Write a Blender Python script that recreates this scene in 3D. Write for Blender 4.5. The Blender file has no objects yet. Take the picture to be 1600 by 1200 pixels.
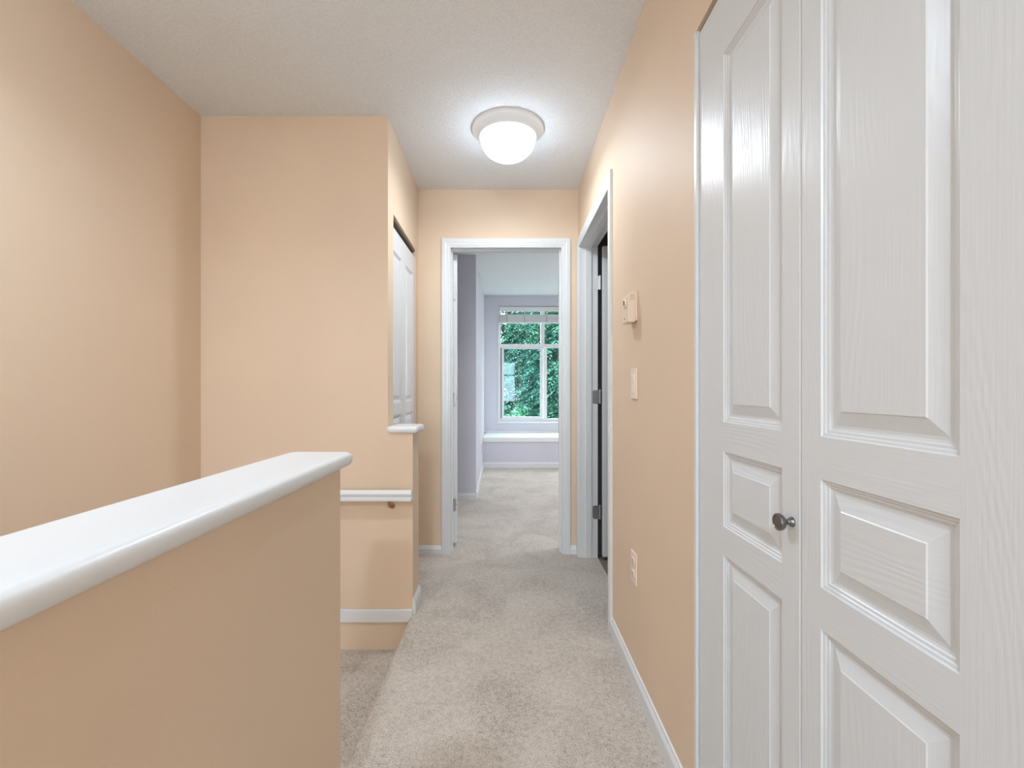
import bpy, bmesh, math, random
from mathutils import Vector, Matrix
random.seed(7)
C = bpy.context.scene.collection
sc = bpy.context.scene
PI = math.pi

# ------------------------------------------------------------------ camera, world, lights, exposure
cam_d = bpy.data.cameras.new('camera')
cam_d.sensor_width = 36.0
cam_d.lens = 711.0 / 1600 * 36
cam_d.shift_x = 0.005
cam_d.shift_y = 0.005625
cam_d.clip_start = 0.02
cam = bpy.data.objects.new('camera', cam_d)
cam.location = (0, 0, 1.098)
cam.rotation_euler = (PI / 2, 0, 0)
C.objects.link(cam)
sc.camera = cam
sc.view_settings.view_transform = 'Standard'
sc.view_settings.look = 'None'
sc.view_settings.gamma = 1
sc.view_settings.use_curve_mapping = False
sc.view_settings.exposure = 0.61

W = bpy.data.worlds.new('world')
sc.world = W
W.use_nodes = True
bg = W.node_tree.nodes['Background']
bg.inputs['Color'].default_value = (0.92, 0.96, 0.99, 1)
bg.inputs['Strength'].default_value = 6.5

def area(name, loc, size, power, spread=180, color=(1, 1, 1)):
    d = bpy.data.lights.new(name, 'AREA')
    d.shape = 'DISK'
    d.size = size
    d.energy = power
    d.spread = math.radians(spread)
    d.color = color
    o = bpy.data.objects.new(name, d)
    o.location = loc
    C.objects.link(o)
    return o

COOL = (0.79, 0.965, 1.155)      # lamp colour as the photograph's white balance shows it
DOME_EMIT = 8.5
area('hall_lamp_light', (0.005, 2.344, 2.2835), 0.06, 5.2, 180, (0.90, 0.97, 1.04))               # downward light of the hall lamp, at the foot of its dome
area('stair_lamp_light', (-0.98, 0.80, 2.268), 0.16, 4.8, 150, COOL)       # in the open lamp over the stairs
# daylight through the window at the rear end of the hall, behind the camera
rw = area('rear_window_daylight', (-0.45, -5.30, 1.425), 1.5, 24.0, 180, COOL)
rw.data.shape = 'RECTANGLE'
rw.data.size = 1.7
rw.data.size_y = 1.75
rw.rotation_euler = (PI / 2, 0, 0)
area('rear_fill_light', (-0.30, -1.30, 2.268), 0.16, 24.0, 180, COOL)  # added lamp behind the camera, unseen, to fill the hall with light
# added bedroom fill, out of view: a ceiling lamp and a second window
area('bedroom_fill_light', (1.60, 3.75, 2.268), 0.16, 8.0, 180, (1.0, 0.93, 0.97))
bw = area('bedroom_side_fill', (2.48, 5.20, 1.55), 1.4, 4.5, 180, (1.0, 0.95, 0.98))
bw.data.shape = 'RECTANGLE'
bw.data.size = 1.0
bw.data.size_y = 1.0
bw.rotation_euler = (0, PI / 2, 0)

# ------------------------------------------------------------------ helpers
def new_mat(name, color, rough=0.6, metal=0.0, spec=None):
    m = bpy.data.materials.new(name)
    m.use_nodes = True
    b = m.node_tree.nodes['Principled BSDF']
    b.inputs['Base Color'].default_value = (*color, 1)
    b.inputs['Roughness'].default_value = rough
    b.inputs['Metallic'].default_value = metal
    if spec is not None:
        b.inputs['Specular IOR Level'].default_value = spec
    return m

def coords(nt, scale=(1, 1, 1)):
    tc = nt.nodes.new('ShaderNodeTexCoord')
    mp = nt.nodes.new('ShaderNodeMapping')
    mp.inputs['Scale'].default_value = scale
    nt.links.new(tc.outputs['Object'], mp.inputs['Vector'])
    return mp.outputs['Vector']

def noise(nt, vec, scale, detail=3, rough=0.5, dist=0.0):
    n = nt.nodes.new('ShaderNodeTexNoise')
    n.inputs['Scale'].default_value = scale
    n.inputs['Detail'].default_value = detail
    n.inputs['Roughness'].default_value = rough
    n.inputs['Distortion'].default_value = dist
    nt.links.new(vec, n.inputs['Vector'])
    return n.outputs['Fac']

def math_n(nt, op, a, b=None):
    n = nt.nodes.new('ShaderNodeMath')
    n.operation = op
    for i, v in enumerate((a, b)):
        if v is None: continue
        if isinstance(v, (int, float)): n.inputs[i].default_value = v
        else: nt.links.new(v, n.inputs[i])
    return n.outputs[0]

def add_bump(m, height, strength, dist, prev=None):
    nt = m.node_tree
    bp = nt.nodes.new('ShaderNodeBump')
    bp.inputs['Strength'].default_value = strength
    bp.inputs['Distance'].default_value = dist
    nt.links.new(height, bp.inputs['Height'])
    if prev is not None: nt.links.new(prev, bp.inputs['Normal'])
    nt.links.new(bp.outputs['Normal'], nt.nodes['Principled BSDF'].inputs['Normal'])
    return bp.outputs['Normal']

def ramp(nt, fac, stops):
    r = nt.nodes.new('ShaderNodeValToRGB')
    els = r.color_ramp.elements
    while len(els) < len(stops): els.new(0.5)
    for e, (p, c) in zip(els, stops):
        e.position = p
        e.color = (*c, 1)
    nt.links.new(fac, r.inputs['Fac'])
    return r.outputs['Color']

def painted(name, color, rough=0.5, bump=0.12, scale=220):
    m = new_mat(name, color, rough)
    nt = m.node_tree
    v = coords(nt)
    add_bump(m, noise(nt, v, scale, 2), bump, 0.002)
    c2 = tuple(c * 0.97 for c in color)
    nt.links.new(ramp(nt, noise(nt, v, 2.2, 2), [(0.35, c2), (0.65, color)]), nt.nodes['Principled BSDF'].inputs['Base Color'])
    return m

PEACH = painted('peach_paint', (0.79, 0.61, 0.445), 0.58)
LAV = painted('lavender_paint', (0.68, 0.67, 0.73), 0.5)
WHITE = new_mat('white_gloss_paint', (0.78, 0.79, 0.79), 0.32)
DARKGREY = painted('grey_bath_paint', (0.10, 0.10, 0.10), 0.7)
SEAT = new_mat('white_seat_paint', (0.86, 0.86, 0.85), 0.4)

CEIL = new_mat('stippled_ceiling', (0.79, 0.80, 0.815), 0.9)
nt = CEIL.node_tree
v = coords(nt)
f = noise(nt, v, 130, 4, 0.65)
n1 = add_bump(CEIL, f, 0.8, 0.006)
nt.links.new(ramp(nt, f, [(0.36, (0.84, 0.86, 0.88)), (0.56, (0.92, 0.935, 0.95))]), nt.nodes['Principled BSDF'].inputs['Base Color'])

CARPET = new_mat('beige_carpet', (0.6, 0.5, 0.4), 1.0, 0, 0.05)
nt = CARPET.node_tree
v = coords(nt)
fine = noise(nt, v, 210, 3, 0.75)
mid = noise(nt, v, 55, 3, 0.6, 0.6)
big = noise(nt, v, 3.5, 4, 0.6, 0.8)
s = math_n(nt, 'ADD', math_n(nt, 'MULTIPLY', fine, 0.62), math_n(nt, 'ADD', math_n(nt, 'MULTIPLY', mid, 0.24), math_n(nt, 'MULTIPLY', big, 0.20)))
nt.links.new(ramp(nt, s, [(0.40, (0.29, 0.235, 0.19)), (0.52, (0.66, 0.575, 0.49)), (0.66, (0.84, 0.76, 0.67))]), nt.nodes['Principled BSDF'].inputs['Base Color'])
hgt = math_n(nt, 'ADD', fine, math_n(nt, 'MULTIPLY', mid, 0.8))
add_bump(CARPET, hgt, 0.7, 0.008)
nt.nodes['Principled BSDF'].inputs['Sheen Weight'].default_value = 0.2

def grain_mat(name, vertical):
    m = new_mat(name, (0.72, 0.735, 0.745), 0.31)
    nt = m.node_tree
    a, b = ((1, 5.5, 0.75) if vertical else (1, 0.75, 5.5)), ((1, 260, 7) if vertical else (1, 7, 260))
    n1 = noise(nt, coords(nt, a), 1.3, 1, 0.4, 0.25)
    rings = math_n(nt, 'SINE', math_n(nt, 'MULTIPLY', n1, 190.0))
    fine = noise(nt, coords(nt, b), 1.0, 2, 0.6)
    h = math_n(nt, 'ADD', math_n(nt, 'MULTIPLY', rings, 0.22), fine)
    add_bump(m, h, 0.32, 0.0010)
    return m
GRAIN_V = grain_mat('door_grain_upright', True)
GRAIN_H = grain_mat('door_grain_level', False)

PEWTER = new_mat('pewter_metal', (0.23, 0.225, 0.22), 0.28, 1.0)
STEEL = new_mat('hinge_metal', (0.42, 0.42, 0.42), 0.38, 0.9)
BRASS = new_mat('brass_metal', (0.42, 0.27, 0.17), 0.35, 1.0)
PLASTIC = new_mat('almond_plastic', (0.84, 0.68, 0.54), 0.4)
PLASTIC_L = new_mat('pale_almond_plastic', (0.90, 0.74, 0.61), 0.35)
SLOT = new_mat('dark_slot', (0.10, 0.07, 0.05), 0.6)
LAMPWHITE = new_mat('lamp_enamel', (0.80, 0.80, 0.80), 0.35)
BLIND = new_mat('blind_white', (0.78, 0.78, 0.78), 0.5)
VINYL = new_mat('window_vinyl', (0.78, 0.79, 0.79), 0.4)
GAP_SHADE = new_mat('dark_gap_shade', (0.06, 0.07, 0.07), 0.7)  # near-black that stands for the shade in the sash gap
BATHFLOOR = new_mat('brown_bath_floor', (0.22, 0.17, 0.13), 0.5)
DOME = new_mat('glowing_glass', (0.9, 0.9, 0.9), 0.3)
b_ = DOME.node_tree.nodes['Principled BSDF']
b_.inputs['Emission Color'].default_value = (0.805, 0.96, 1.13, 1)
b_.inputs['Emission Strength'].default_value = DOME_EMIT

def glass_mat(name, tint):
    m = bpy.data.materials.new(name)
    m.use_nodes = True
    nt = m.node_tree
    nt.nodes.clear()
    out = nt.nodes.new('ShaderNodeOutputMaterial')
    tr = nt.nodes.new('ShaderNodeBsdfTransparent')
    tr.inputs['Color'].default_value = (*tint, 1)
    gl = nt.nodes.new('ShaderNodeBsdfGlossy')
    gl.inputs['Roughness'].default_value = 0.015
    mx = nt.nodes.new('ShaderNodeMixShader')
    gl.inputs['Color'].default_value = (0.75, 0.95, 1.0, 1)
    mx.inputs['Fac'].default_value = 0.027
    nt.links.new(tr.outputs[0], mx.inputs[1])
    nt.links.new(gl.outputs[0], mx.inputs[2])
    nt.links.new(mx.outputs[0], out.inputs['Surface'])
    return m
GLASS = glass_mat('window_glass', (0.90, 0.97, 0.96))
GLASS2 = glass_mat('sash_glass', (0.74, 0.86, 0.90))

def base_of(o):
    v = Vector((0, 0, 0))
    while o is not None:
        v = v + o.location
        o = o.parent
    return v

def obj(name, bm, mat, parent=None, smooth=False):
    """bm is authored in world coordinates; links it as one mesh object under parent"""
    if parent is not None:
        bmesh.ops.translate(bm, verts=bm.verts, vec=-base_of(parent))
    bmesh.ops.recalc_face_normals(bm, faces=bm.faces)
    me = bpy.data.meshes.new(name)
    bm.to_mesh(me)
    bm.free()
    for m in (mat if isinstance(mat, (list, tuple)) else [mat]):
        me.materials.append(m)
    if smooth:
        for p in me.polygons: p.use_smooth = True
        try: me.set_sharp_from_angle(angle=math.radians(35))
        except Exception: pass
    o = bpy.data.objects.new(name, me)
    if parent is not None: o.parent = parent
    C.objects.link(o)
    return o

def tag(o, label, cat, group=None):
    o['label'] = label
    o['category'] = cat
    if group: o['group'] = group
    return o

def thing(name, label, cat, loc, group=None):
    o = bpy.data.objects.new(name, None)
    o.location = loc
    o.empty_display_size = 0.05
    C.objects.link(o)
    return tag(o, label, cat, group)

def struct(name, bm, mat, label=None, cat=None, smooth=False):
    o = obj(name, bm, mat, None, smooth)
    o['kind'] = 'structure'
    if label: o['label'] = label
    if cat: o['category'] = cat
    return o

def struct_root(name, loc, label, cat):
    o = bpy.data.objects.new(name, None)
    o.location = loc
    C.objects.link(o)
    o['kind'] = 'structure'
    o['label'] = label
    o['category'] = cat
    return o

def BM(): return bmesh.new()

def box(bm, x0, x1, y0, y1, z0, z1, bev=0.0, seg=2):
    t = bmesh.new()
    vs = [t.verts.new((x, y, z)) for x in (x0, x1) for y in (y0, y1) for z in (z0, z1)]
    for q in ((0, 1, 3, 2), (4, 6, 7, 5), (0, 4, 5, 1), (2, 3, 7, 6), (0, 2, 6, 4), (1, 5, 7, 3)):
        t.faces.new([vs[i] for i in q])
    if bev:
        bmesh.ops.bevel(t, geom=list(t.edges), offset=bev, segments=seg, affect='EDGES', profile=0.5)
    merge(bm, t)
    return bm

def merge(bm, t, mi=None):
    me = bpy.data.meshes.new('tmp')
    t.to_mesh(me)
    t.free()
    bm.from_mesh(me)
    bpy.data.meshes.remove(me)

def prism(bm, pts, z0, z1, z1b=None):
    """upright prism over a polygon of xy points; z1 may be a function of (x, y)"""
    f = z1 if callable(z1) else (lambda x, y: z1)
    g = z0 if callable(z0) else (lambda x, y: z0)
    lo = [bm.verts.new((x, y, g(x, y))) for x, y in pts]
    hi = [bm.verts.new((x, y, f(x, y))) for x, y in pts]
    bm.faces.new(lo[::-1])
    bm.faces.new(hi)
    n = len(pts)
    for i in range(n):
        j = (i + 1) % n
        bm.faces.new((lo[i], lo[j], hi[j], hi[i]))
    return bm

def sweep(bm, prof, axis, a0, a1, m0=0.0, m1=0.0):
    """extrude a closed profile of (u, v) along axis 'x' or 'y' ; for 'x' u=y v=z, for 'y' u=x v=z, for 'z' u=x v=y"""
    def P(u, v, a):
        return {'x': (a, u, v), 'y': (u, a, v), 'z': (u, v, a)}[axis]
    A = [bm.verts.new(P(u, v, a0)) for u, v in prof]
    B = [bm.verts.new(P(u, v, a1)) for u, v in prof]
    bm.faces.new(A[::-1])
    bm.faces.new(B)
    n = len(prof)
    for i in range(n):
        j = (i + 1) % n
        bm.faces.new((A[i], A[j], B[j], B[i]))
    return bm

def lathe(bm, prof, origin, axis='z', n=40):
    """revolve (r, h) around an axis through origin; h runs along the axis"""
    rings = []
    o = Vector(origin)
    for r, h in prof:
        ring = []
        for k in range(n):
            a = 2 * PI * k / n
            c, s_ = r * math.cos(a), r * math.sin(a)
            d = {'z': (c, s_, h), 'x': (h, c, s_), 'y': (c, h, s_)}[axis]
            ring.append(bm.verts.new(o + Vector(d)))
        rings.append(ring)
    for A, B in zip(rings, rings[1:]):
        for k in range(n):
            bm.faces.new((A[k], A[(k + 1) % n], B[(k + 1) % n], B[k]))
    if prof[0][0] > 1e-5: bm.faces.new(rings[0])
    if prof[-1][0] > 1e-5: bm.faces.new(rings[-1])
    bmesh.ops.remove_doubles(bm, verts=bm.verts, dist=1e-6)
    return bm

def rounded_rect(x0, x1, y0, y1, r, seg=5):
    pts = []
    for cx, cy, a0 in ((x1 - r, y1 - r, 0), (x0 + r, y1 - r, 90), (x0 + r, y0 + r, 180), (x1 - r, y0 + r, 270)):
        for k in range(seg + 1):
            a = math.radians(a0 + 90 * k / seg)
            pts.append((cx + r * math.cos(a), cy + r * math.sin(a)))
    return pts

def slab_cap(bm, x0, x1, y0, y1, z0, z1, rc, be, seg=6):
    """flat board with a full rounded edge all round"""
    rings = []
    steps = [(be * (1 - math.sin(a)), z0 + be * (1 - math.cos(a))) for a in [PI / 2 * k / seg for k in range(seg + 1)]]
    steps += [(be * (1 - math.cos(a)), z1 - be * (1 - math.sin(a))) for a in [PI / 2 * k / seg for k in range(seg + 1)]]
    for ins, z in steps:
        rings.append([bm.verts.new((x, y, z)) for x, y in rounded_rect(x0 + ins, x1 - ins, y0 + ins, y1 - ins, max(rc - ins, 0.001), 8)])
    n = len(rings[0])
    for A, B in zip(rings, rings[1:]):
        for k in range(n):
            bm.faces.new((A[k], A[(k + 1) % n], B[(k + 1) % n], B[k]))
    bm.faces.new(rings[0][::-1]); bm.faces.new(rings[-1])
    bmesh.ops.remove_doubles(bm, verts=bm.verts, dist=1e-6)
    return bm

# ------------------------------------------------------------------ room dimensions (metres, camera at the origin, hall runs along +Y)
H = 2.44
XR = 0.478            # right wall face
YF = 3.05             # far wall face
YS = 2.23             # wall at the end of the stairwell
XL = -1.50            # far side of the stairwell
XE = -0.475           # carpet edge at the stairs
YB = -5.00
ZLOW = -1.90

# ---- floor
bm = BM()
box(bm, -0.445, 0.595, 1.12, YS, -0.30, 0)
box(bm, -0.41, 0.595, YB, 1.12, -0.30, 0)
box(bm, -0.461, 0.595, YS, 2.375, -0.30, 0)
box(bm, -1.50, 0.595, 2.375, 3.05, -0.30, 0)
box(bm, -2.00, 2.30, 3.05, 6.42, -0.30, 0)
r = 0.026
prof = [(-0.445, 0)] + [(XE + r - r * math.sin(a), -r + r * math.cos(a)) for a in [PI / 10 * k for k in range(11)]]
prof += [(XE + 0.02, -2 * r - 0.004), (XE + 0.02, -0.175), (-0.445, -0.175)]
sweep(bm, prof, 'y', 1.12, YS)
struct('floor', bm, CARPET, smooth=False)

bm = BM(); box(bm, 0.595, 2.10, 1.2, 3.05, -0.20, -0.008)
struct('floor_bath', bm, BATHFLOOR)
bm = BM(); box(bm, -1.62, -0.41, YB, YS, ZLOW - 0.1, ZLOW)
struct('floor_lower', bm, CARPET)

# ---- ceilings
bm = BM(); box(bm, -1.62, 2.42, YB - 0.12, 3.17, H, H + 0.1)
struct('ceiling', bm, CEIL)
def zb(y): return 2.44 if y < 4.54 else 2.44 + 0.135 * (y - 4.54) / (7.12 - 4.54)
bm = BM()
prism(bm, [(-2.12, 3.17), (2.42, 3.17), (2.42, 4.54), (-2.12, 4.54)], 2.44, 2.75)
prism(bm, [(-2.12, 4.54), (2.42, 4.54), (2.42, 7.24), (-2.12, 7.24)], lambda x, y: zb(y), 2.75)
struct('ceiling_bedroom', bm, CEIL)

# ---- walls
bm = BM(); box(bm, XL - 0.12, XL, YB, YS + 0.12, ZLOW, H)
struct('wall_left', bm, PEACH)
bm = BM()
RX0, RX1, RZ0, RZ1 = -1.25, 0.38, 0.56, 2.30
box(bm, XL - 0.12, RX0, YB - 0.12, YB, ZLOW, H); box(bm, RX1, 1.2, YB - 0.12, YB, ZLOW, H)
box(bm, RX0, RX1, YB - 0.12, YB, ZLOW, RZ0); box(bm, RX0, RX1, YB - 0.12, YB, RZ1, H)
struct('wall_rear', bm, PEACH)
bm = BM(); box(bm, XL, -0.583, YS, YS + 0.107, ZLOW, H)
struct('wall_stair_end', bm, PEACH)
def xc(y): return -0.583 - 0.013 * (y - YS) / (YF - YS)
CY0, CY1, CZ = 2.337, 2.965, 2.005
bm = BM()
for y0, y1, z0, z1 in ((CY1, YF, 0, H), (CY0, CY1, CZ, H)):
    prism(bm, [(xc(y0), y0), (xc(y1), y1), (-0.70, y1), (-0.70, y0)], z0, z1)
struct('wall_linen', bm, PEACH)
bm = BM(); box(bm, -1.50, -1.40, YS + 0.107, YF, 0, H)
struct('wall_linen_inside', bm, PEACH)

bm = BM()
box(bm, RX0, RX0 + 0.05, YB - 0.11, YB - 0.03, RZ0, RZ1); box(bm, RX1 - 0.05, RX1, YB - 0.11, YB - 0.03, RZ0, RZ1)
box(bm, RX0 + 0.05, RX1 - 0.05, YB - 0.11, YB - 0.03, RZ0, RZ0 + 0.05); box(bm, RX0 + 0.05, RX1 - 0.05, YB - 0.11, YB - 0.03, RZ1 - 0.05, RZ1)
box(bm, RX0 + 0.05, RX1 - 0.05, YB - 0.11, YB - 0.03, 1.68, 1.74)
box(bm, (RX0 + RX1) / 2 - 0.025, (RX0 + RX1) / 2 + 0.025, YB - 0.11, YB - 0.03, RZ0 + 0.05, RZ1 - 0.05)
struct('window_2', bm, WHITE, 'white window frame at the rear end of the hall', 'window')

# low stub wall beside the stairs, with its ledge
bm = BM(); box(bm, -0.583, -0.461, YS, 2.375, -0.30, 0.886)
struct('wall_stub', bm, PEACH)
bm = BM(); slab_cap(bm, -0.586, -0.433, 2.206, 2.398, 0.886, 0.920, 0.018, 0.0150)
struct('trim_1', bm, WHITE, 'short white rounded ledge on the low stub wall below the linen closet doors', 'ledge', smooth=True)

# half wall along the stairs, with its wide cap
bm = BM(); box(bm, -0.53, -0.41, YB, 1.12, ZLOW, 0.9135)
struct('wall_half', bm, PEACH)
bm = BM(); slab_cap(bm, -0.553, -0.386, YB, 1.163, 0.9085, 0.9415, 0.030, 0.0150, 6)
struct('trim_2', bm, WHITE, 'long wide white cap running along the top of the half wall', 'cap', smooth=True)

# right wall with the bathroom doorway and the closet opening
BY0, BY1, BZ = 2.107, 2.993, 2.052
KY0, KY1, KZ = 0.333, 1.160, 2.003
XT = 0.595
bm = BM()
box(bm, XR, XT, KY1, BY0, 0, H)
box(bm, XR, XT, BY0, BY1, BZ, H)
box(bm, XR, XT, BY1, YF, 0, H)
box(bm, XR, XT, KY0, KY1, KZ, H)
box(bm, XR, XT, YB, KY0, 0, H)
struct('wall_right', bm, PEACH)
bm = BM()
box(bm, 1.10, 1.20, YB, 1.2, 0, H)
box(bm, XT, 1.10, 1.165, 1.2, 0, H)
box(bm, XT, 1.10, 0.20, 0.24, 0, H)
struct('wall_closet_inside', bm, WHITE)
bm = BM()
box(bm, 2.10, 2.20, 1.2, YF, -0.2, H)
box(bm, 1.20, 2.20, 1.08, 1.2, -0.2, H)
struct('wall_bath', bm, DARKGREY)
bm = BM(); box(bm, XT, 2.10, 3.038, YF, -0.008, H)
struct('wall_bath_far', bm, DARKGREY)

# far wall with the bedroom doorway; the bedroom face is lavender
DX0, DX1, DZ = -0.395, 0.380, 2.068
bm = BM()
for x0, x1, z0, z1 in ((-1.50, DX0, 0, H), (DX1, 2.30, 0, H), (DX0, DX1, DZ, H)):
    box(bm, x0, x1, YF, 3.16, z0, z1)
struct('wall_far', bm, PEACH)
bm = BM()
for x0, x1, z0, z1 in ((-2.0, DX0, 0, H), (DX1, 2.30, 0, H), (DX0, DX1, DZ, H)):
    box(bm, x0, x1, 3.16, 3.17, z0, z1)
struct('wall_bedroom_near', bm, LAV)

# ---- bedroom shell
bm = BM(); prism(bm, [(-2.0, 4.54), (-0.308, 4.54), (-0.355, 7.12), (-2.0, 7.12)], 0, lambda x, y: zb(y))
struct('wall_bedroom_closet', bm, LAV)
bm = BM(); box(bm, -2.12, -2.0, 3.17, 7.24, 0, 2.44)
struct('wall_bedroom_left', bm, LAV)
bm = BM()
for y0, y1, z0 in ((3.17, 4.70, 0), (5.70, 7.24, 0), (4.70, 5.70, 2.05)):
    prism(bm, [(2.30, y0), (2.42, y0), (2.42, y1), (2.30, y1)], z0, lambda x, y: zb(y))
box(bm, 2.30, 2.42, 4.70, 5.70, 0, 1.05)
struct('wall_bedroom_right', bm, LAV)
WX0, WX1, WZ0, WZ1 = -0.126, 1.62, 0.600, 2.405
bm = BM()
for x0, x1, z0, z1 in ((-2.0, WX0, 0, zb(7.12)), (WX1, 2.30, 0, zb(7.12)), (WX0, WX1, 0, WZ0), (WX0, WX1, WZ1, zb(7.12))):
    box(bm, x0, x1, 7.12, 7.26, z0, z1)
struct('wall_window', bm, LAV)

bm = BM()
box(bm, 2.33, 2.40, 4.70, 4.75, 1.05, 2.05); box(bm, 2.33, 2.40, 5.65, 5.70, 1.05, 2.05); box(bm, 2.33, 2.40, 5.175, 5.225, 1.10, 2.00)
box(bm, 2.33, 2.40, 4.75, 5.65, 1.05, 1.10); box(bm, 2.33, 2.40, 4.75, 5.65, 2.00, 2.05)
struct('window_3', bm, WHITE, 'white frame of an added, unseen window in the lavender bedroom side wall', 'window')  # window added out of view for soft side light

# window seat: a lavender front and a white bench top
bm = BM(); box(bm, -0.345, 2.30, 6.42, 6.52, 0, 0.362)
struct('wall_alcove_front', bm, LAV)
t = thing('built_in_bench', 'built-in white bench top spanning the lavender alcove under the window', 'bench', (0.97, 6.75, 0.362))
bm = BM(); box(bm, -0.342, 2.30, 6.40, 7.12, 0.362, 0.427, 0.006)
obj('seat_top', bm, SEAT, t)
bm = BM(); box(bm, -0.352, 2.30, 7.098, 7.119, 0.427, 0.452, 0.003)
obj('back_strip', bm, SEAT, t)

# ---- baseboards
def base_prof(h, d=0.013):
    return [(0, 0), (d, 0), (d, h - 0.022), (d * 0.75, h - 0.014), (d * 0.55, h - 0.010), (d * 0.4, h - 0.002), (0.002, h), (0, h)]
def base(name, axis, pos, sgn, a0, a1, h, z=0.0, mat=WHITE):
    bm = BM()
    sweep(bm, [(pos + sgn * u, z + v) for u, v in base_prof(h)], axis, a0, a1)
    return struct(name, bm, mat)
base('baseboard_right', 'y', XR, -1, KY1 + 0.004, 2.06, 0.072)
base('baseboard_far_left', 'x', YF, -1, -0.594, -0.4375, 0.056)
base('baseboard_far_right', 'x', YF, -1, 0.4255, XR - 0.013, 0.056)
base('baseboard_stub', 'y', -0.461, 1, YS - 0.004, 2.388, 0.075)
base('baseboard_alcove', 'x', 6.42, -1, -0.33, 2.30, 0.075)
base('baseboard_half_wall', 'y', -0.41, 1, YB, 1.12, 0.075)
bm = BM()
sweep(bm, [(4.54 - u, v) for u, v in base_prof(0.070)], 'x', -1.95, -0.300)
struct('baseboard_closet_end', bm, WHITE)
bm = BM()
d = 0.013
prism(bm, [(-0.308, 4.528), (-0.308 + d, 4.528), (-0.341 + d, 6.405), (-0.341, 6.405)], 0, 0.072)
struct('baseboard_closet_side', bm, WHITE)
# level skirting board on the stairwell end wall
bm = BM(); box(bm, XL, -0.461, YS - 0.014, YS, -0.036, 0.026, 0.003)
struct('baseboard_stair_end', bm, WHITE)

# ------------------------------------------------------------------ doors
def casing_prof(w=0.063, t=0.014):
    # across the width: u from the opening edge outward, v out of the wall
    return [(0, 0), (0, t * 0.45), (0.004, t * 0.62), (0.012, t * 0.62), (0.016, t * 0.8), (0.030, t * 0.86), (0.036, t), (w - 0.010, t), (w - 0.003, t * 0.9), (w, t * 0.7), (w, 0)]

def casing(bm, to3, o0, o1, ztop, w=0.063, t=0.014):
    """mitred casing around an opening o0..o1, 0..ztop; to3(o, z, out) -> point"""
    prof = casing_prof(w, t)
    path = [(o0, 0, -1, 0), (o0, ztop, -1, 1), (o1, ztop, 1, 1), (o1, 0, 1, 0)]
    rings = []
    for o, z, so, sz in path:
        rings.append([bm.verts.new(to3(o + so * u, z + sz * u, vv)) for u, vv in prof])
    n = len(prof)
    for A, B in zip(rings, rings[1:]):
        for i in range(n):
            j = (i + 1) % n
            bm.faces.new((A[i], A[j], B[j], B[i]))
    bm.faces.new(rings[0]); bm.faces.new(rings[-1][::-1])

def hinge(parent, origin, z, axis_dir, mat, name='hinge', leaf_w=0.032, h=0.088):
    """leaf lying on the jamb, a knuckle barrel and screws. axis_dir: (leaf direction vector, surface normal)"""
    o = Vector(origin); u = Vector(axis_dir[0]); nrm = Vector(axis_dir[1])
    bm = BM()
    def cube(a0, a1, b0, b1, z0, z1):
        vs = [bm.verts.new(o + u * a + nrm * b + Vector((0, 0, zz))) for a in (a0, a1) for b in (b0, b1) for zz in (z0, z1)]
        for q in ((0, 1, 3, 2), (4, 6, 7, 5), (0, 4, 5, 1), (2, 3, 7, 6), (0, 2, 6, 4), (1, 5, 7, 3)):
            bm.faces.new([vs[i] for i in q])
    # leaf with clipped corners
    pts = []
    for a, b_ in ((0, -h / 2), (leaf_w - 0.008, -h / 2), (leaf_w, -h / 2 + 0.008), (leaf_w, h / 2 - 0.008), (leaf_w - 0.008, h / 2), (0, h / 2)):
        pts.append((a, b_))
    f0 = [bm.verts.new(o + u * a + nrm * 0.0002 + Vector((0, 0, z + b_))) for a, b_ in pts]
    f1 = [bm.verts.new(o + u * a + nrm * 0.0028 + Vector((0, 0, z + b_))) for a, b_ in pts]
    bm.faces.new(f0); bm.faces.new(f1)
    for i in range(6):
        j = (i + 1) % 6
        bm.faces.new((f0[i], f0[j], f1[j], f1[i]))
    hn = obj(name, bm, mat, parent)
    bm = BM()
    prof = [(0.0001, -h / 2 - 0.004), (0.003, -h / 2 - 0.003), (0.006, -h / 2)]
    for k in range(5):
        za, zb_ = -h / 2 + h * k / 5 + 0.0006, -h / 2 + h * (k + 1) / 5 - 0.0006
        prof += [(0.006, za), (0.006, zb_), (0.0052, zb_ + 0.0003)]
    prof += [(0.003, h / 2 + 0.004), (0.0001, h / 2 + 0.005)]
    lathe(bm, prof, o - u * 0.004 + nrm * 0.006 + Vector((0, 0, z)), 'z', 14)
    obj('barrel', bm, mat, hn, True)
    for dz in (-0.028, 0.0, 0.028):
        bm = BM()
        c = o + u * (0.018 if dz else 0.024) + nrm * 0.0028 + Vector((0, 0, z + dz))
        ring = []
        side = Vector((0, 0, 1))
        for rr, hh in ((0.0038, 0), (0.003, 0.001)):
            ring.append([bm.verts.new(c + nrm * hh + (u * math.cos(a) + side * math.sin(a)) * rr) for a in [2 * PI * k / 10 for k in range(10)]])
        for k in range(10): bm.faces.new((ring[0][k], ring[0][(k + 1) % 10], ring[1][(k + 1) % 10], ring[1][k]))
        bm.faces.new(ring[1])
        obj('screw', bm, mat, hn)
    return hn

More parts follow.
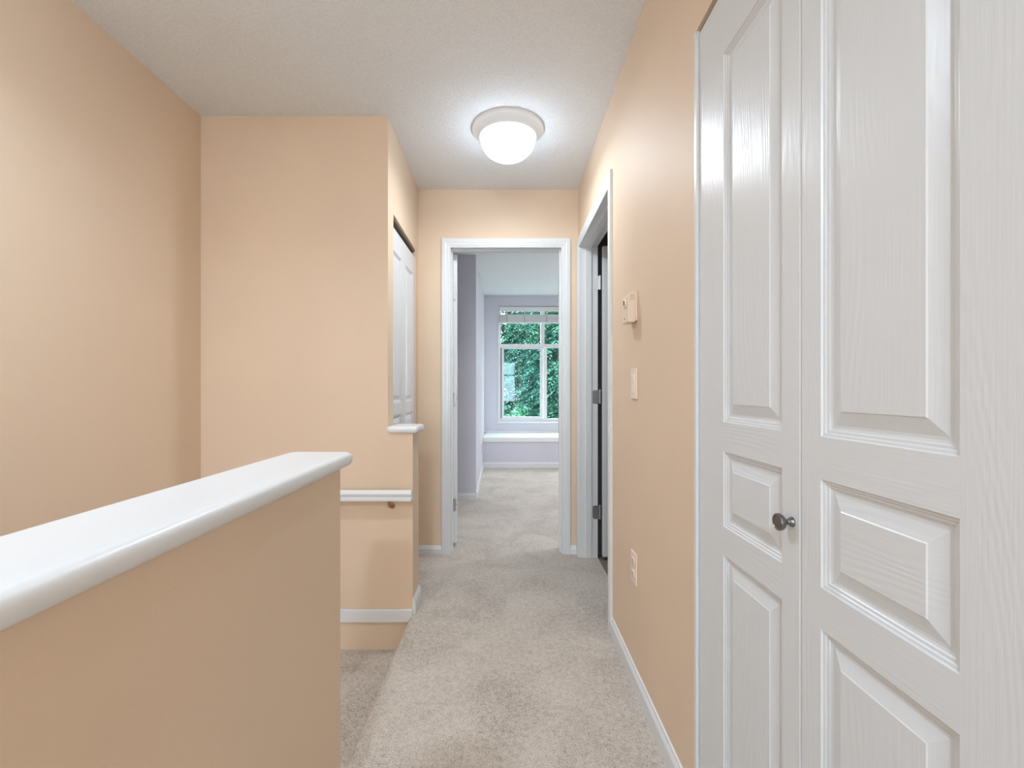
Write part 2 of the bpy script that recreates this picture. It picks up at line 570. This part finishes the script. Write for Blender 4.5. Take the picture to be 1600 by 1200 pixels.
# door_1: bedroom doorway in the far wall
d1 = struct_root('door_1', (0, YF, 0), 'white cased bedroom doorway with its door swung open, at the end of the hall', 'door')
bm = BM(); casing(bm, lambda o, z, v: (o, YF - v, z), -0.376, 0.364, 2.049, 0.062)
obj('casing', bm, WHITE, d1)
bm = BM()
box(bm, DX0, -0.380, YF - 0.002, 3.172, 0, 2.068); box(bm, 0.366, DX1, YF - 0.002, 3.172, 0, 2.068); box(bm, -0.380, 0.366, YF - 0.002, 3.172, 2.052, 2.068)
obj('jamb', bm, WHITE, d1)
bm = BM()
box(bm, -0.380, -0.369, 3.085, 3.125, 0, 2.052); box(bm, 0.355, 0.366, 3.085, 3.125, 0, 2.052); box(bm, -0.369, 0.355, 3.085, 3.125, 2.041, 2.052)
obj('door_stop', bm, WHITE, d1)

def panel_leaf(bm, P, w, h, z0, panels, thick, depth=1.0):
    """moulded door skin. P(u, z, d) -> point, u across 0..w, d depth behind the face (positive = into the door).
    panels: list of (u0, u1, z0, z1, level_grain). material slots: 0 upright grain, 1 level grain"""
    def quad(a, b, c, d, mi=0):
        f = bm.faces.new([bm.verts.new(P(*q)) for q in (a, b, c, d)])
        f.material_index = mi
    u0, u1 = panels[0][0], panels[0][1]
    ztop = z0 + h
    e = 0.002
    quad((e, z0, 0), (u0, z0, 0), (u0, ztop, 0), (e, ztop, 0))
    quad((u1, z0, 0), (w - e, z0, 0), (w - e, ztop, 0), (u1, ztop, 0))
    zs = sorted(panels, key=lambda p: p[2])
    lo = z0
    for p in zs:
        quad((u0, lo, 0), (u1, lo, 0), (u1, p[2], 0), (u0, p[2], 0), 1)
        lo = p[3]
    quad((u0, lo, 0), (u1, lo, 0), (u1, ztop, 0), (u0, ztop, 0), 1)
    rings = [(0, 0), (0.0015, 0.0028), (0.005, 0.0034), (0.0065, 0.0055), (0.0100, 0.0058), (0.0115, 0.0078), (0.0150, 0.0088), (0.019, 0.0086), (0.039, 0.0022), (0.0405, 0.0008), (0.0425, 0.0008)]
    for (a, b, c, d, lev) in panels:
        prev = None
        for ins, dep in rings:
            dep *= depth
            R = [bm.verts.new(P(a + ins, c + ins, dep)), bm.verts.new(P(b - ins, c + ins, dep)), bm.verts.new(P(b - ins, d - ins, dep)), bm.verts.new(P(a + ins, d - ins, dep))]
            if prev:
                for i in range(4):
                    j = (i + 1) % 4
                    f = bm.faces.new((prev[i], prev[j], R[j], R[i]))
                    f.material_index = (1 if lev else 0) if ins > 0.02 else 0
            prev = R
        f = bm.faces.new(prev)
        f.material_index = 1 if lev else 0
    # edges and back
    bk = thick
    for a, b in (((0, z0), (w, z0)), ((w, z0), (w, ztop)), ((w, ztop), (0, ztop)), ((0, ztop), (0, z0))):
        quad((a[0], a[1], e), (b[0], b[1], e), (b[0], b[1], bk), (a[0], a[1], bk))
    quad((0, z0, bk), (w, z0, bk), (w, ztop, bk), (0, ztop, bk))
    # eased front edges
    quad((e, z0, 0), (0, z0, e), (0, ztop, e), (e, ztop, 0))
    quad((w - e, z0, 0), (w, z0, e), (w, ztop, e), (w - e, ztop, 0))
    quad((e, z0, 0), (w - e, z0, 0), (w, z0, e), (0, z0, e))
    quad((e, ztop, 0), (w - e, ztop, 0), (w, ztop, e), (0, ztop, e))
    bmesh.ops.remove_doubles(bm, verts=bm.verts, dist=1e-6)

def lever_or_knob(parent, base_pt, direction, mat=STEEL, scale=1.0, name='door_knob'):
    bm = BM()
    s = scale
    prof = [(0.031, 0), (0.031, 0.004), (0.026, 0.008), (0.012, 0.010), (0.010, 0.026), (0.016, 0.032), (0.026, 0.040), (0.028, 0.050), (0.024, 0.060), (0.012, 0.066), (0.0001, 0.067)]
    lathe(bm, [(r * s, h * s * direction) for r, h in prof], base_pt, 'x', 24)
    return obj(name, bm, mat, parent, True)

# the open bedroom door slab, swung back a little past square
bm = BM()
hx, hy = -0.380, 3.176
panel_leaf(bm, lambda u, z, d: (hx + 0.0345 - d, hy + u, z), 0.735, 2.015, 0.030,
           [(0.11, 0.625, 1.05, 1.88, False), (0.11, 0.625, 0.82, 0.98, True), (0.11, 0.625, 0.24, 0.75, False)], 0.0345)
bmesh.ops.rotate(bm, verts=bm.verts, cent=(hx, hy, 0), matrix=Matrix.Rotation(math.radians(13), 3, 'Z'))
leaf = obj('door_leaf', bm, [WHITE, WHITE], d1)
a8 = math.radians(13)
lever_or_knob(leaf, (hx + 0.0345 * math.cos(a8) - 0.67 * math.sin(a8), hy + 0.67 * math.cos(a8) + 0.005, 0.92), 1)
for z, m in ((1.769, WHITE), (1.033, STEEL), (0.296, STEEL)):
    # leaves lie on the door edge that faces the hall, with the barrel in the gap
    hn = hinge(d1, (hx + 0.005, hy - 0.001, z), 0.0, ((1, 0, 0), (0, -1, 0)), m, leaf_w=0.020)

# door_2: bathroom doorway in the right wall
d2 = struct_root('door_2', (XR, 2.55, 0), 'white cased bathroom doorway in the side wall with its door swung inward', 'door')
bm = BM(); casing(bm, lambda o, z, v: (XR - v, o, z), 2.122, 2.978, 2.036, 0.062, 0.014)
obj('casing', bm, WHITE, d2)
bm = BM()
box(bm, XR - 0.002, XT, BY0, 2.120, 0, BZ); box(bm, XR - 0.002, XT, 2.980, BY1, 0, BZ); box(bm, XR - 0.002, XT, 2.120, 2.980, 2.038, BZ)
obj('jamb', bm, WHITE, d2)
bm = BM()
box(bm, 0.515, 0.553, 2.120, 2.130, 0, 2.038); box(bm, 0.515, 0.553, 2.970, 2.980, 0, 2.038); box(bm, 0.515, 0.553, 2.130, 2.970, 2.028, 2.038)
obj('door_stop', bm, WHITE, d2)
bm = BM()
panel_leaf(bm, lambda u, z, d: (0.622 + u, 2.945 + d, z), 0.80, 2.012, 0.016,
           [(0.11, 0.69, 1.05, 1.88, False), (0.11, 0.69, 0.82, 0.98, True), (0.11, 0.69, 0.24, 0.75, False)], 0.035)
leaf = obj('door_leaf', bm, [WHITE, WHITE], d2)
for z, m in ((1.798, WHITE), (1.052, STEEL), (0.297, STEEL)):
    hinge(d2, (0.604, 2.980, z), 0.0, ((-1, 0, 0), (0, -1, 0)), m, leaf_w=0.042)

# door_3: the bifold closet in the right wall
d3 = struct_root('door_3', (0.484, 0.75, 0), 'large white bifold closet doors with embossed woodgrain and three raised panels per leaf', 'door')
XD = 0.484
PZ = [(1.026, 1.849, False), (0.793, 0.960, True), (0.235, 0.729, False)]
yh = 0.750
bm = BM()   # far leaf, from the hinge line yh to the jamb
panel_leaf(bm, lambda u, z, d: (XD + d, yh + 0.0008 + u, z), 0.3945, 1.975, 0.018, [(0.0495, 0.267, a, b, l) for a, b, l in PZ], 0.030)
leafA = obj('bifold_leaf', bm, [GRAIN_V, GRAIN_H], d3)
bm = BM()
panel_leaf(bm, lambda u, z, d: (XD + d, yh - 0.0008 - u, z), 0.3945, 1.975, 0.018, [(0.0475, 0.263, a, b, l) for a, b, l in PZ], 0.030)
obj('bifold_leaf', bm, [GRAIN_V, GRAIN_H], d3)
bm = BM()
prof = [(0.0085, 0), (0.0085, 0.0015), (0.0078, 0.004), (0.0058, 0.0065), (0.0045, 0.009), (0.0048, 0.011), (0.0075, 0.0135), (0.0120, 0.0170), (0.0142, 0.0205),
        (0.0146, 0.0235), (0.0138, 0.0262), (0.0118, 0.0272), (0.0108, 0.0262), (0.0096, 0.0260), (0.0050, 0.0268), (0.0001, 0.0270)]
lathe(bm, [(r_, -h_) for r_, h_ in prof], (XD, 0.7716, 0.874), 'x', 40)
kn = obj('knob', bm, PEWTER, leafA, True)
kn['label'] = 'round pewter pull knob'
bm = BM()
box(bm, XR - 0.0005, XT, 1.1485, 1.1605, 0, KZ); box(bm, XR - 0.0005, XT, 0.3325, 0.3445, 0, KZ)
obj('jamb', bm, WHITE, d3)
bm = BM(); box(bm, XD + 0.004, XD + 0.034, KY0, KY1, 1.996, KZ)
obj('track', bm, STEEL, d3)

# door_4: narrow bifold linen closet in the wall beyond the stub
d4 = struct_root('door_4', (-0.62, 2.65, 0), 'narrow white bifold linen closet doors above the low ledge, dark slot over the top', 'door')
wl = (CY1 - CY0) / 2 - 0.003
PZ4 = [(1.026, 1.84, False), (0.793, 0.960, True), (0.235, 0.729, False)]
for k in range(2):
    y0 = CY0 + 0.002 + k * (wl + 0.002)
    bm = BM()
    panel_leaf(bm, lambda u, z, d: (-0.602 - d, y0 + u, z), wl, 1.945, 0.016, [(0.055, wl - 0.055, a, b, l) for a, b, l in PZ4], 0.030)
    lf = obj('bifold_leaf', bm, [GRAIN_V, GRAIN_H], d4)
bm = BM(); box(bm, -0.632, -0.604, CY0, CY1, 1.992, CZ)
obj('track', bm, new_mat('dark_track', (0.10, 0.075, 0.05), 0.5), d4)

# ------------------------------------------------------------------ window_1
w1 = struct_root('window_1', (0.7, 7.16, WZ0), 'white framed bedroom window with two upper lights and a sliding lower sash', 'window')
FY0, FY1 = 7.135, 7.20
x0, x1, z0, z1 = WX0, WX1, WZ0, WZ1
ZT = 1.098 + (609 - 540.5) / 99.6           # centre of the transom
fw = 0.028
bm = BM()
box(bm, x0, x0 + fw, FY0, FY1, z0, z1, 0.003); box(bm, x1 - fw, x1, FY0, FY1, z0, z1, 0.003)
box(bm, x0 + fw, x1 - fw, FY0, FY1, z0, z0 + 0.045, 0.003); box(bm, x0 + fw, x1 - fw, FY0, FY1, z1 - fw, z1, 0.003)
obj('frame', bm, VINYL, w1)
bm = BM(); box(bm, x0 + fw, x1 - fw, FY0, FY1, ZT - 0.028, ZT + 0.028, 0.003)
obj('transom', bm, VINYL, w1)
bm = BM(); box(bm, 0.530, 0.590, FY0, FY1, ZT + 0.028, z1 - fw, 0.003)
obj('mullion', bm, VINYL, w1)
bm = BM(); box(bm, 0.572, 0.630, 7.172, FY1, z0 + 0.045, ZT - 0.028, 0.003)
obj('meeting_rail', bm, VINYL, w1)
bm = BM(); box(bm, x0 + fw, 0.530, 7.183, 7.187, ZT + 0.028, z1 - fw)
obj('pane', bm, GLASS, w1)
bm = BM(); box(bm, 0.590, x1 - fw, 7.183, 7.187, ZT + 0.028, z1 - fw)
obj('pane', bm, GLASS, w1)
bm = BM(); box(bm, 0.630, x1 - fw, 7.183, 7.187, z0 + 0.045, ZT - 0.028)
obj('pane', bm, GLASS, w1)
# the sash, slid open a crack from the frame (the gap's shade is a dark strip)
bm = BM()
sx0, sx1, sz0, sz1 = -0.083, 0.562, z0 + 0.047, ZT - 0.030
box(bm, sx0, sx0 + 0.036, 7.140, 7.170, sz0, sz1, 0.003); box(bm, sx1 - 0.040, sx1, 7.140, 7.170, sz0, sz1, 0.003)
box(bm, sx0 + 0.036, sx1 - 0.040, 7.140, 7.170, sz0, sz0 + 0.032, 0.003); box(bm, sx0 + 0.036, sx1 - 0.040, 7.140, 7.170, sz1 - 0.020, sz1, 0.003)
sash = obj('sliding_sash', bm, VINYL, w1)
bm = BM(); box(bm, sx0 + 0.036, sx1 - 0.040, 7.152, 7.156, sz0 + 0.032, sz1 - 0.020)
obj('pane', bm, GLASS2, sash)
bm = BM(); box(bm, x0 + fw, sx0, 7.150, 7.165, sz0, sz1)
obj('gap_shade', bm, GAP_SHADE, w1)
bm = BM(); box(bm, x0 - 0.025, x1 + 0.02, 7.085, 7.135, 0.578, 0.600, 0.004)
obj('sill', bm, SEAT, w1)
# painted reveal
bm = BM(); box(bm, x0 - 0.012, x0, 7.108, 7.135, 0.600, z1 + 0.0); box(bm, x0 - 0.012, x1, 7.108, 7.135, z1 - 0.0, z1 + 0.010)
obj('reveal', bm, SEAT, w1)

# raised blind
bl = thing('window_blind', 'raised white horizontal blind bunched at the top of the bedroom window', 'blind', (0.7, 7.11, 2.15))
bm = BM(); box(bm, x0 + 0.006, x1 - 0.006, 7.092, 7.130, 2.325, 2.392, 0.003)
obj('headrail', bm, BLIND, bl)
for k in range(9):
    bm = BM()
    zz = 2.162 + k * 0.0125
    box(bm, x0 + 0.010, x1 - 0.010, 7.090 + 0.001 * (k % 2), 7.130, zz, zz + 0.0085, 0.001, 1)
    obj('slat', bm, BLIND, bl)
bm = BM(); box(bm, x0 + 0.008, x1 - 0.008, 7.088, 7.131, 2.136, 2.159, 0.003)
obj('bottom_rail', bm, BLIND, bl)
for cx in (0.0, 0.275, 0.62, 1.0, 1.35):
    bm = BM(); box(bm, cx - 0.010, cx + 0.010, 7.086, 7.088, 2.150, 2.327)
    obj('ladder_tape', bm, new_mat('tape_grey', (0.55, 0.55, 0.56), 0.8), bl)

# ------------------------------------------------------------------ ceiling lamps
def ceiling_lamp(x, y, label):
    t = thing('ceiling_light', label, 'light', (x, y, H), 'flush ceiling lamps')
    bm = BM()
    lathe(bm, [(0.0001, 0), (0.184, 0), (0.1845, -0.006), (0.182, -0.012), (0.176, -0.015), (0.166, -0.022), (0.154, -0.036), (0.146, -0.047), (0.140, -0.047), (0.136, -0.030), (0.0001, -0.030)], (x, y, H), 'z', 64)
    obj('pan', bm, LAMPWHITE, t, True)
    bm = BM()
    pr = [(0.139, -0.040), (0.140, -0.050)]
    for k in range(1, 15):
        a = PI / 2 * k / 14
        pr.append((max(0.0001, 0.140 * math.cos(a) ** 0.85), -0.050 - 0.105 * math.sin(a)))
    lathe(bm, pr, (x, y, H), 'z', 64)
    obj('glass_dome', bm, DOME, t, True)
    return t
for (lx, ly, lab) in ((0.005, 2.344, 'lit white flush ceiling lamp with a round glass dome, in front of the bedroom doorway'),
                      (-0.98, 0.80, 'flush white ceiling lamp over the stairwell'), (-0.30, -1.30, 'added fill lamp in a flush white fixture, unseen over the rear of the hall'), (1.60, 3.75, 'added fill lamp in a flush white fixture, unseen in the lavender bedroom')):  # rear hall and bedroom lamps are added fill, out of view
    ceiling_lamp(lx, ly, lab)

# ------------------------------------------------------------------ wall fittings on the right wall
th = thing('thermostat', 'almond plastic thermostat with a side dial, mounted above the light switch', 'thermostat', (XR, 1.705, 1.40))
bm = BM(); box(bm, XR - 0.008, XR, 1.664, 1.748, 1.352, 1.458, 0.002)
obj('back_plate', bm, PLASTIC, th)
bm = BM()
t_ = bmesh.new()
sweep(t_, [(XR - 0.008, 1.3475), (XR - 0.032, 1.3475), (XR - 0.034, 1.351), (XR - 0.034, 1.444), (XR - 0.026, 1.4535), (XR - 0.008, 1.4555)], 'y', 1.666, 1.746)
bmesh.ops.bevel(t_, geom=list(t_.edges), offset=0.0015, segments=2, affect='EDGES')
merge(bm, t_)
obj('cover', bm, PLASTIC, th)
for i in range(3):
    bm = BM()
    for k in range(5):
        zz = 1.448 - k * 0.0045
        box(bm, XR - 0.0275 + i * 0.006, XR - 0.0235 + i * 0.006, 1.6653, 1.6662, zz - 0.0018, zz)
    obj('vent_slot', bm, new_mat('vent_shadow', (0.45, 0.31, 0.22), 0.7), th)
bm = BM(); lathe(bm, [(0.016, 0.0), (0.016, -0.003), (0.014, -0.0055), (0.0001, -0.006)], (XR - 0.034, 1.712, 1.420), 'x', 28)
dl = obj('dial', bm, PLASTIC_L, th, True)
bm = BM(); box(bm, XR - 0.0435, XR - 0.0395, 1.697, 1.700, 1.412, 1.430, 0.0008)
obj('pointer', bm, SLOT, dl)
bm = BM(); box(bm, XR - 0.0348, XR - 0.0338, 1.715, 1.721, 1.362, 1.368, 0.0003)
obj('screw', bm, SLOT, th)

sw = thing('light_switch', 'almond rocker light switch below the thermostat', 'switch', (XR, 1.70, 1.12))
bm = BM(); box(bm, XR - 0.006, XR, 1.662, 1.735, 1.063, 1.177, 0.0025)
obj('plate', bm, PLASTIC_L, sw)
bm = BM()
t_ = bmesh.new()
sweep(t_, [(XR - 0.005, 1.087), (XR - 0.0075, 1.087), (XR - 0.0080, 1.120), (XR - 0.0125, 1.153), (XR - 0.005, 1.153)], 'y', 1.682, 1.715)
merge(bm, t_)
obj('rocker', bm, new_mat('rocker_plastic', (0.95, 0.82, 0.70), 0.3), sw)
for zz in (1.073, 1.167):
    bm = BM(); lathe(bm, [(0.003, 0), (0.0026, -0.0012), (0.0001, -0.0014)], (XR - 0.006, 1.6985, zz), 'x', 12)
    obj('screw', bm, PLASTIC, sw, True)

ol = thing('electrical_outlet', 'almond duplex outlet low on the peach side wall above the baseboard', 'outlet', (XR, 1.70, 0.435))
bm = BM(); box(bm, XR - 0.006, XR, 1.664, 1.736, 0.376, 0.492, 0.0025)
obj('plate', bm, PLASTIC_L, ol)
for zz in (0.458, 0.410):
    bm = BM(); lathe(bm, [(0.017, 0), (0.017, -0.0025), (0.0001, -0.0028)], (XR - 0.006, 1.700, zz), 'x', 24)
    rc = obj('receptacle', bm, PLASTIC_L, ol, True)
    bm = BM()
    box(bm, XR - 0.0093, XR - 0.0086, 1.6925, 1.6945, zz - 0.001, zz + 0.008); box(bm, XR - 0.0093, XR - 0.0086, 1.7055, 1.7075, zz - 0.001, zz + 0.007); box(bm, XR - 0.0093, XR - 0.0086, 1.698, 1.702, zz - 0.010, zz - 0.006)
    obj('slot', bm, SLOT, rc)
bm = BM(); lathe(bm, [(0.003, 0), (0.0026, -0.0012), (0.0001, -0.0014)], (XR - 0.006, 1.700, 0.434), 'x', 12)
obj('screw', bm, PLASTIC, ol, True)

# lavender outlet on the bedroom closet side
def xs(y): return -0.308 - 0.047 * (y - 4.54) / 2.58
o2 = thing('electrical_outlet', 'small pale outlet plate low on the lavender side wall beside the window seat', 'outlet', (xs(6.0), 6.0, 0.33))
bm = BM(); box(bm, xs(6.0) - 0.0015, xs(6.0) + 0.007, 5.964, 6.036, 0.273, 0.387, 0.002)
obj('plate', bm, new_mat('lavender_plate', (0.66, 0.65, 0.74), 0.4), o2)
for zz in (0.352, 0.308):
    bm = BM(); lathe(bm, [(0.016, 0), (0.016, 0.002), (0.0001, 0.0022)], (xs(6.0) + 0.007, 6.0, zz), 'x', 16)
    obj('receptacle', bm, BLIND, o2, True)

# ------------------------------------------------------------------ handrail on the stairwell end wall
hr = thing('handrail', 'short white moulded handrail on a metal bracket along the stairwell end wall', 'handrail', (-0.95, YS, 0.59))
bm = BM()
yb = YS - 0.075
prof_r = [(yb + 0.036, 0.573), (yb + 0.036, 0.590), (yb + 0.031, 0.597), (yb + 0.034, 0.606), (yb + 0.030, 0.616), (yb + 0.018, 0.620), (yb, 0.620), (yb - 0.010, 0.615), (yb - 0.014, 0.606), (yb - 0.010, 0.597), (yb - 0.006, 0.590), (yb - 0.012, 0.584), (yb - 0.012, 0.573)]
sweep(bm, prof_r, 'x', XL, -0.452)
obj('rail', bm, WHITE, hr, True)
def bracket(bx):
    bm = BM()
    lathe(bm, [(0.013, 0), (0.013, -0.003), (0.010, -0.006), (0.0001, -0.007)], (bx, YS, 0.530), 'y', 20)
    b = obj('bracket', bm, BRASS, hr, True)
    bm = BM()
    pts = [Vector((bx, YS - 0.005, 0.530)), Vector((bx, YS - 0.035, 0.531)), Vector((bx, YS - 0.056, 0.540)), Vector((bx, YS - 0.063, 0.555)), Vector((bx, YS - 0.063, 0.572))]
    prev = None
    for i, p in enumerate(pts):
        d = (pts[min(i + 1, 4)] - pts[max(i - 1, 0)]).normalized()
        sx = Vector((1, 0, 0)); sy = d.cross(sx).normalized()
        ring = [bm.verts.new(p + (sx * math.cos(a) + sy * math.sin(a)) * 0.006) for a in [2 * PI * k / 10 for k in range(10)]]
        if prev:
            for k in range(10): bm.faces.new((prev[k], prev[(k + 1) % 10], ring[(k + 1) % 10], ring[k]))
        else: bm.faces.new(ring)
        prev = ring
    bm.faces.new(prev)
    obj('arm', bm, BRASS, b, True)
    bm = BM(); box(bm, bx - 0.022, bx + 0.022, YS - 0.071, YS - 0.055, 0.5695, 0.573)
    obj('saddle', bm, BRASS, b)
bracket(-0.560); bracket(-1.35)

# ------------------------------------------------------------------ stairs going down
st = thing('carpeted_staircase', 'beige carpeted stairs dropping from the hall beside the half wall', 'stairs', (-1.0, 0.4, ZLOW))
for k in range(7):
    bm = BM()
    ztop = -0.175 - 0.18 * (k + 1)
    y1 = 1.135 - 0.25 * k
    box(bm, XL + 0.003, -0.533, y1 - 0.275, y1, ztop - 0.18, ztop)
    obj('tread', bm, CARPET, st)
bm = BM(); box(bm, XL, XE + 0.02, 1.14, YS, -0.355, -0.175)
struct('floor_landing', bm, CARPET)

# ------------------------------------------------------------------ outside: trees, shrubs, neighbouring house
GROUND = -3.0
GRASS = new_mat('lawn', (0.10, 0.11, 0.08), 0.9)
bm = BM(); box(bm, -30, 30, -30, 36, GROUND - 0.2, GROUND)
struct('ground', bm, GRASS)
BARK = new_mat('bark', (0.12, 0.08, 0.06), 0.9)
def leaf_mat(name, a, b, c):
    m = new_mat(name, b, 0.55, 0, 0.3)
    nt = m.node_tree
    f = noise(nt, coords(nt), 3.4, 5, 0.75)
    nt.links.new(ramp(nt, f, [(0.35, a), (0.5, b), (0.64, c)]), nt.nodes['Principled BSDF'].inputs['Base Color'])
    nt.nodes['Principled BSDF'].inputs['Subsurface Weight'].default_value = 0.0
    return m
LEAF1 = leaf_mat('needles_blue_green', (0.008, 0.05, 0.037), (0.03, 0.15, 0.105), (0.17, 0.42, 0.28))
LEAF2 = leaf_mat('needles_fresh_green', (0.012, 0.06, 0.037), (0.055, 0.22, 0.12), (0.32, 0.62, 0.34))

def foliage(rnd, centre, rad, n, size, dens_z=1.0, cone=0.35):
    """drooping sprays of small leaf blades spread through an uneven crown"""
    verts, faces = [], []
    for i in range(n):
        while True:
            p = Vector((rnd.uniform(-1, 1), rnd.uniform(-1, 1), rnd.uniform(-1, 1)))
            if 0.25 < p.length < 1: break
        taper = 1 - cone * (p.z + 1) / 2
        c = Vector((p.x * rad[0] * taper, p.y * rad[1] * taper, p.z * rad[2]))
        out = Vector((p.x, p.y, 0)); out = out.normalized() if out.length > 0.01 else Vector((1, 0, 0))
        c += Vector((rnd.gauss(0, .1), rnd.gauss(0, .1), rnd.gauss(0, .1))) + Vector(centre)
        d = (out + Vector((rnd.gauss(0, .45), rnd.gauss(0, .45), rnd.uniform(-0.7, 0.15)))).normalized()
        side = d.cross(Vector((0, 0, 1))).normalized()
        up = side.cross(d)
        L = size * 1.15 * rnd.uniform(0.7, 1.4)
        for k in range(9):
            tt = k / 8
            base_ = c + d * (L * tt) - Vector((0, 0, 1)) * (L * 0.25 * tt * tt)
            s = (1 if k % 2 else -1)
            dr = (side * s * (0.9 - 0.3 * tt) + d * 0.7 + up * rnd.uniform(-.35, .35)).normalized()
            ln = L * 0.42 * (1.1 - 0.6 * tt)
            wv = dr.cross(up).normalized() * ln * 0.24
            i0 = len(verts)
            tip = base_ + dr * ln - Vector((0, 0, ln * 0.15))
            verts += [base_, base_ + dr * ln * 0.5 + wv, tip, base_ + dr * ln * 0.5 - wv]
            faces.append((i0, i0 + 1, i0 + 2, i0 + 3))
    return verts, faces

def mesh_from(name, verts, faces, mat, parent):
    off = base_of(parent)
    me = bpy.data.meshes.new(name)
    me.from_pydata([tuple(Vector(v_) - off) for v_ in verts], [], faces)
    me.materials.append(mat)
    o = bpy.data.objects.new(name, me)
    o.parent = parent
    C.objects.link(o)
    return o

def tree(x, y, h, rad, label, mat, seed, n=1500, size=0.42, low=0.12, cone=0.45, name='evergreen_tree', group='trees outside the bedroom window'):
    rnd = random.Random(seed)
    t = thing(name, label, 'tree', (x, y, GROUND), group)
    bm = BM()
    prof = [(0.16, 0), (0.13, h * 0.3), (0.09, h * 0.6), (0.03, h * 0.93), (0.0001, h * 0.95)]
    lathe(bm, prof, (x, y, GROUND), 'z', 10)
    for k in range(16):
        z = GROUND + h * rnd.uniform(0.2, 0.85); a = rnd.uniform(0, 2 * PI); L = rad * rnd.uniform(0.5, 0.85) * (1.1 - (z - GROUND) / h * 0.6)
        p0 = Vector((x, y, z)); p1 = p0 + Vector((math.cos(a) * L, math.sin(a) * L, L * 0.12))
        s_ = Vector((-math.sin(a), math.cos(a), 0))
        A = [bm.verts.new(p0 + q * 0.035) for q in (s_, Vector((0, 0, 1)), -s_, Vector((0, 0, -1)))]
        B = [bm.verts.new(p1 + q * 0.008) for q in (s_, Vector((0, 0, 1)), -s_, Vector((0, 0, -1)))]
        for i in range(4): bm.faces.new((A[i], A[(i + 1) % 4], B[(i + 1) % 4], B[i]))
    obj('trunk', bm, BARK, t)
    v_, f_ = foliage(rnd, (x, y, GROUND + h * (low + 1) / 2), (rad, rad, h * (1 - low) / 2), n, size, cone=cone)
    mesh_from('foliage', v_, f_, mat, t)
    return t

tree(2.15, 12.4, 7.6, 1.85, 'blue-green evergreen filling the middle of the bedroom window', LEAF1, 3, 8500, 0.29, 0.1, 0.30)
tree(3.9, 11.0, 8.2, 1.5, 'fresh green evergreen seen past the meeting rail of the bedroom window', LEAF2, 4, 6500, 0.28)
tree(1.2, 21.8, 9.6, 2.5, 'tall evergreen rising behind the blue-green tree', LEAF1, 5, 6500, 0.38, 0.15, 0.25)
tree(-2.6, 21.9, 9.8, 2.2, 'tall evergreen far back in the garden, hidden mostly by the window wall', LEAF1, 6, 1500, 0.5)
tree(6.5, 14.0, 9.0, 2.3, 'wide evergreen beyond the window at the far side of the garden', LEAF1, 8, 1500, 0.5)
tree(4.4, 18.0, 9.2, 2.2, 'evergreen standing behind the fresh green tree', LEAF2, 9, 3000, 0.5)
for i, (x, y, h, rr, m, lab) in enumerate(((0.15, 11.6, 3.72, 1.15, LEAF2, 'leafy green shrub low behind the sliding sash of the window'),
                                     (1.55, 10.2, 3.35, 0.95, LEAF2, 'bright green shrub with long sprays at the foot of the window view'))):
    rnd = random.Random(50 + i)
    t = thing('shrub', lab, 'shrub', (x, y, GROUND), 'shrubs outside the bedroom window')
    bm = BM(); lathe(bm, [(0.06, 0), (0.03, h * 0.7), (0.0001, h * 0.8)], (x, y, GROUND), 'z', 8)
    obj('stem', bm, BARK, t)
    v_, f_ = foliage(rnd, (x, y, GROUND + h * 0.52), (rr, rr, h * 0.47), 2600, 0.24, cone=0.2)
    mesh_from('foliage', v_, f_, m, t)
